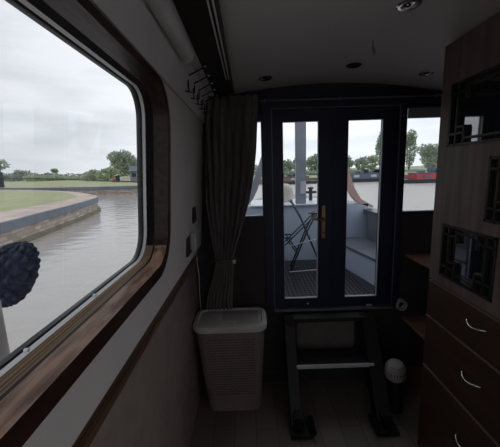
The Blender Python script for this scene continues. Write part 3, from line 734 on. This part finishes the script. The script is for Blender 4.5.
def cw(u): return 1.38 if u < .3 else max(.38, 1.38 - (u - .3) * 2.1)
bank(line, -.9, 'island', 11, cw, 'lawn')
inn = offset(line, lambda u: cw(u) - .03)
mb = MB(); P = [(q.x, q.y) for q in inn] + [(-400, 60), (-400, -60), (-5, -60)]
b = mb.bm; v = [b.verts.new((x, y, -.905)) for x, y in P]; ed = [b.edges.new((v[i], v[(i + 1) % len(v)])) for i in range(len(v))]; bmesh.ops.triangle_fill(b, use_beauty=True, edges=ed)
struct(mb, 'lawn', 'lawn')
# far quay behind the basin
line2 = smooth_line([(-60, 50), (-34, 36), (-20, 27.6), (-14.5, 25.4), (-10, 24.2), (-6.5, 24.0), (-4.8, 24.6), (-4.4, 26.5), (-5.5, 31), (-7, 36)])
bank(line2, -.85, 'far', 13, .35, 'lawn', band=.26, ledge=False)
mb = MB(); P = [(q.x, q.y) for q in offset(line2, .33)] + [(-7, 44), (-60, 120)]
b = mb.bm; v = [b.verts.new((x, y, -.855)) for x, y in P]; ed = [b.edges.new((v[i], v[(i + 1) % len(v)])) for i in range(len(v))]; bmesh.ops.triangle_fill(b, use_beauty=True, edges=ed)
struct(mb, 'lawn_far', 'lawn')
# far land
mb = MB().raw([(-8, 34, -.95), (60, 33.8, -.95), (400, 33.8, -.95), (400, 700, -.8), (-600, 700, -.8), (-600, 60, -.88), (-60, 60, -.88), (-8, 40, -.9)], [(0, 1, 2, 3, 4, 5, 6, 7)])
struct(mb, 'field', 'field')
struct(MB().raw([(-8, 33.9, -.95), (400, 33.9, -.95), (400, 33.7, -1.8), (-8, 33.7, -1.8)], [(0, 1, 2, 3)]), 'far_bank', 'mud_stone')

# pole from post to quay edge
t = thing('mooring_post', 'dark post standing on the grass at the left edge', 'post', (-24.7, 31, -.9))
MB().box((-24.95, 30.9, -.9), (-24.65, 31.2, .62)).build('post', 'hull_black', t)
MB().box((-25.0, 30.88, .55), (-24.6, 31.22, .66)).build('cap', 'hull_black', t)
tag(MB().tube([(-24.6, 30.8, .12), (-16, 27.3, -.22), (-7.4, 23.95, -.66)], .05, 8).build('barrier_pole', 'hull_black'), 'long dark pole sloping down from the post to the quay edge', 'pole')

# ------------------------------------------------------------------ trees
def tree(name, label, blobs, nl, ls, m, base, trunk_r, group, seed, cat='tree'):
    rnd = random.Random(seed)
    t = thing(name, label, cat, base, group)
    vols = [a[3] * a[4] * a[5] for a in blobs]; tot = sum(vols); verts = []; faces = []
    for bl_, vv in zip(blobs, vols):
        cx_, cy_, cz_, rx, ry, rz = bl_
        for _ in range(max(8, int(nl * vv / tot))):
            while True:
                d = Vector((rnd.uniform(-1, 1), rnd.uniform(-1, 1), rnd.uniform(-1, 1)))
                if .05 < d.length < 1: break
            d = d.normalized() * (d.length ** .45) * rnd.uniform(.85, 1.08)
            p = Vector((cx_ + d.x * rx, cy_ + d.y * ry, cz_ + d.z * rz)); s_ = ls * rnd.uniform(.6, 1.3)
            u = Vector((rnd.uniform(-1, 1), rnd.uniform(-1, 1), rnd.uniform(-1, 1))).normalized(); w2 = u.cross(Vector((rnd.uniform(-1, 1), rnd.uniform(-1, 1), rnd.uniform(-1, 1)))).normalized()
            k = len(verts); verts += [p - u * s_, p + w2 * s_ * .5, p + u * s_, p - w2 * s_ * .5]; faces.append((k, k + 1, k + 2, k + 3))
    me = bpy.data.meshes.new('crown'); me.from_pydata([tuple(q) for q in verts], [], faces); me.materials.append(M[m])
    o = bpy.data.objects.new('crown', me); col.objects.link(o); o.parent = t; o.matrix_parent_inverse = Matrix.Translation(-t.location)
    top = blobs[0]
    MB().tube([base, (base[0] * .6 + top[0] * .4, base[1], base[2] * .5 + top[2] * .5), (top[0], top[1], top[2])], [trunk_r, trunk_r * .7, trunk_r * .3], 7).build('trunk', 'bark', t)
    return t
def px(xp, Y, ang=0): return (xp - 248) * Y / 305 * .999
def pz(xp, yp, Y): return (171 - (xp - 248) * .032 - yp) * Y / 305
def ptree(name, label, x0, x1, ytop, Y, m, nl=500, group='trees on the far bank', nb=4, base_z=-.9, trunk=.12, cat='tree', ls=None, ybot=None):
    xa, xb = px(x0, Y), px(x1, Y); zt = pz((x0 + x1) / 2, ytop, Y); zb = base_z + .0 * (zt - base_z) if ybot is None else pz((x0 + x1) / 2, ybot, Y)
    cxx = (xa + xb) / 2; hwid = (xb - xa) / 2; hh = (zt - zb) / 2; rnd = random.Random(int(x0 * 31 + ytop)); bl = [(cxx, Y, zb + hh, hwid * .72, hwid * .72, hh * .85)]
    for i in range(nb):
        a = rnd.uniform(0, 6.28); q = rnd.uniform(.35, .6)
        bl.append((cxx + math.cos(a) * hwid * .55, Y + math.sin(a) * hwid * .4, zb + hh + rnd.uniform(-.5, .65) * hh, hwid * q, hwid * q, hh * q * .8))
    bl.append((cxx + rnd.uniform(-.2, .2) * hwid, Y, zt - hh * .35, hwid * .45, hwid * .45, hh * .38))
    return tree(name, label, bl, nl, ls or max(.10, Y * .0042), m, (cxx, Y, base_z), trunk, group, int(x0 * 7 + Y), cat)
FB = 'trees on the far bank'
ptree('round_tree', 'rounded tree seen through the left door pane, left of the post', 276, 295, 160, 62, 'leaf_mid', 1000)
ptree('round_tree', 'taller rounded tree seen through the left door pane, right of the post', 302, 326, 154, 66, 'leaf_mid', 1500)
ptree('round_tree', 'low tree right behind the grey post in the left pane', 289, 306, 157, 72, 'leaf_dark', 900)
ptree('round_tree', 'bushy tree seen at the left of the right door pane', 336, 353, 156, 60, 'leaf_mid', 800)
ptree('round_tree', 'small rounded tree in the middle of the right door pane', 352, 367, 158, 66, 'leaf_mid', 700)
ptree('round_tree', 'low round tree beside the tall poplar in the right door pane', 362, 377, 156, 68, 'leaf_light', 600)
ptree('poplar_tree', 'tall narrow poplar at the right edge of the right door pane', 371, 389, 132, 72, 'leaf_mid', 1500, trunk=.2)
ptree('poplar_tree', 'tall narrow poplar at the left edge of the right side window', 399, 415, 131, 72, 'leaf_mid', 1400, trunk=.2)
ptree('spreading_tree', 'broad leafy tree behind the red boat in the right side window', 414, 448, 145, 52, 'leaf_mid', 2600, nb=7, trunk=.2)
ptree('round_tree', 'low tree seen through the narrow left side window', 246, 264, 165, 66, 'leaf_dark', 500)
LT = 'trees beyond the basin'
ptree('round_tree', 'flat-topped tree on the horizon at the left picture edge', -6, 16, 160, 85, 'leaf_mid', 500, LT, ybot=171, trunk=.2)
ptree('spreading_tree', 'large leafy tree behind the basin near the window frame', 110, 146, 151, 55, 'leaf_mid', 3000, LT, nb=8, ls=.26, ybot=179)
ptree('shrub', 'pale green bush left of the large tree behind the basin', 84, 106, 170, 50, 'leaf_light', 900, LT, cat='bush')
ptree('shrub', 'pale green bush in front of the large tree behind the basin', 98, 120, 168, 46, 'leaf_light', 900, LT, cat='bush')
ptree('round_tree', 'small pale tree standing above the distant hedge line', 54, 62, 169, 120, 'leaf_light', 300, LT, ybot=173)
ptree('round_tree', 'low bushy tree on the horizon right of the flat-topped tree', 14, 33, 170, 95, 'leaf_dark', 500, LT)
def hedge(name, label, x0, x1, yt, Y, m, n, seed):
    rnd = random.Random(seed); xa, xb = px(x0, Y), px(x1, Y); bl = []
    k = 14
    for i in range(k):
        u = (i + .5) / k; xx = xa + (xb - xa) * u; xpx = x0 + (x1 - x0) * u; zt = pz(xpx, yt + rnd.uniform(-1, .8), Y)
        bl.append((xx, Y, (zt - .9) / 2, (xb - xa) / k * .8, 2.0, (zt + .9) / 2))
    verts = []; t = tree(name, label, bl, n, Y * .004, m, (xa, Y, -.9), .1, None, seed, 'hedge'); return t
hedge('hedge', 'distant dark hedge line across the field on the left', -10, 90, 173.5, 100, 'leaf_dark', 2600, 3)
hedge('hedge', 'pale hedge behind the lawn in front of the distant hedge', 30, 112, 175.5, 75, 'leaf_light', 1500, 4)
hedge('hedge', 'dark bushes along the far bank behind the moored boats', 262, 445, 170.5, 48, 'leaf_dark', 5000, 5)

# ------------------------------------------------------------------ far boats and bits
def far_boat(label, x0, x1, Y, top, cabin_m, hull_m='hull_black', deck_items=0, seed=1, bow=1, win_m='cream_paint'):
    t = thing('moored_narrowboat', label, 'boat', ((x0 + x1) / 2, Y, WZ), 'moored narrowboats')
    d = bow * .9
    xl, xr = min(x0, x1), max(x0, x1)
    hz_ = WZ + .38 * (top - WZ)
    MB().prism([(xl + (1.1 if bow < 0 else .3), Y - .95), (xr - (1.1 if bow > 0 else .3), Y - .95), (xr, Y), (xr - (1.1 if bow > 0 else .3), Y + .95), (xl + (1.1 if bow < 0 else .3), Y + .95), (xl, Y)], WZ - .2, hz_, 'Z').build('hull', hull_m, t)
    cl, cr_ = xl + (1.6 if bow < 0 else 1.0), xr - (1.6 if bow > 0 else 1.0)
    MB().prism([(Y - .85, hz_), (Y + .85, hz_), (Y + .72, top), (Y - .72, top)], cl, cr_, 'X').build('cabin', cabin_m, t)
    MB().box((cl - .05, Y - .76, top), (cr_ + .05, Y + .76, top + .05)).build('roof', 'boat_grey', t)
    k = int((cr_ - cl) / 1.7)
    for i in range(k):
        x = cl + (i + .5) * (cr_ - cl) / k
        MB().box((x - .28, Y - .84, hz_ + .16), (x + .28, Y - .76, top - .14)).build('window', win_m, t)
    rnd = random.Random(seed)
    for i in range(deck_items):
        x = cl + rnd.random() * (cr_ - cl); hh = rnd.uniform(.12, .38)
        MB().box((x - rnd.uniform(.1, .4), Y - .3, top + .05), (x + .2, Y + .3, top + .05 + hh), .03).build('roof_box', rnd.choice(['boat_grey', 'cream_paint', 'boat_blue', 'leaf_mid', 'hull_black']), t)
    return t
far_boat('long blue-grey moored boat with cluttered roof in the right door pane', 7.5, 15.4, 32.5, -.62, 'boat_blue', deck_items=16, seed=2)
far_boat('brown moored boat low beyond the foredeck in the left door pane', 1.5, 7.3, 32.6, -.75, 'boat_brown', deck_items=8, seed=5, bow=-1)
far_boat('red moored boat with dark hull in the right side window', 12.9, 24, 27.2, -.66, 'boat_red', deck_items=5, seed=4, bow=-1, win_m='boat_grey')
far_boat('dark moored boat partly hidden behind the red boat', 16.5, 27, 31.6, -.75, 'boat_teal', deck_items=5, seed=9)
# building and bits near the big tree
t = thing('canal_cottage', 'small dark building beyond the basin beside the window frame', 'building', (-14.6, 40.5, -.9))
MB().box((-15.25, 40, -.9), (-13.6, 43, .45)).build('wall', 'brick_dark', t)
MB().prism([(39.7, .43), (43.3, .43), (42.3, 1.1), (40.7, 1.1)], -15.4, -13.4, 'X').build('roof', 'boat_grey', t)
MB().box((-15.0, 39.97, -.3), (-14.5, 40.0, .2)).build('window', 'hull_black', t)
tag(MB().box((-17.0, 38.5, -.88), (-16.65, 38.8, -.35), .04).build('orange_bin', 'orange_plastic'), 'small orange bin on the far grass beyond the basin', 'bin')
tag(MB().box((-16.5, 38.4, -.88), (-16.1, 38.8, .0), .05).build('dark_bin', 'hull_black'), 'dark upright bin right of the small orange bin', 'bin')
tag(MB().box((-15.2, 37.4, -.88), (-14.5, 37.9, -.15), .06).build('white_cabinet', 'cream_paint'), 'pale utility cabinet in front of the small dark building', 'cabinet')
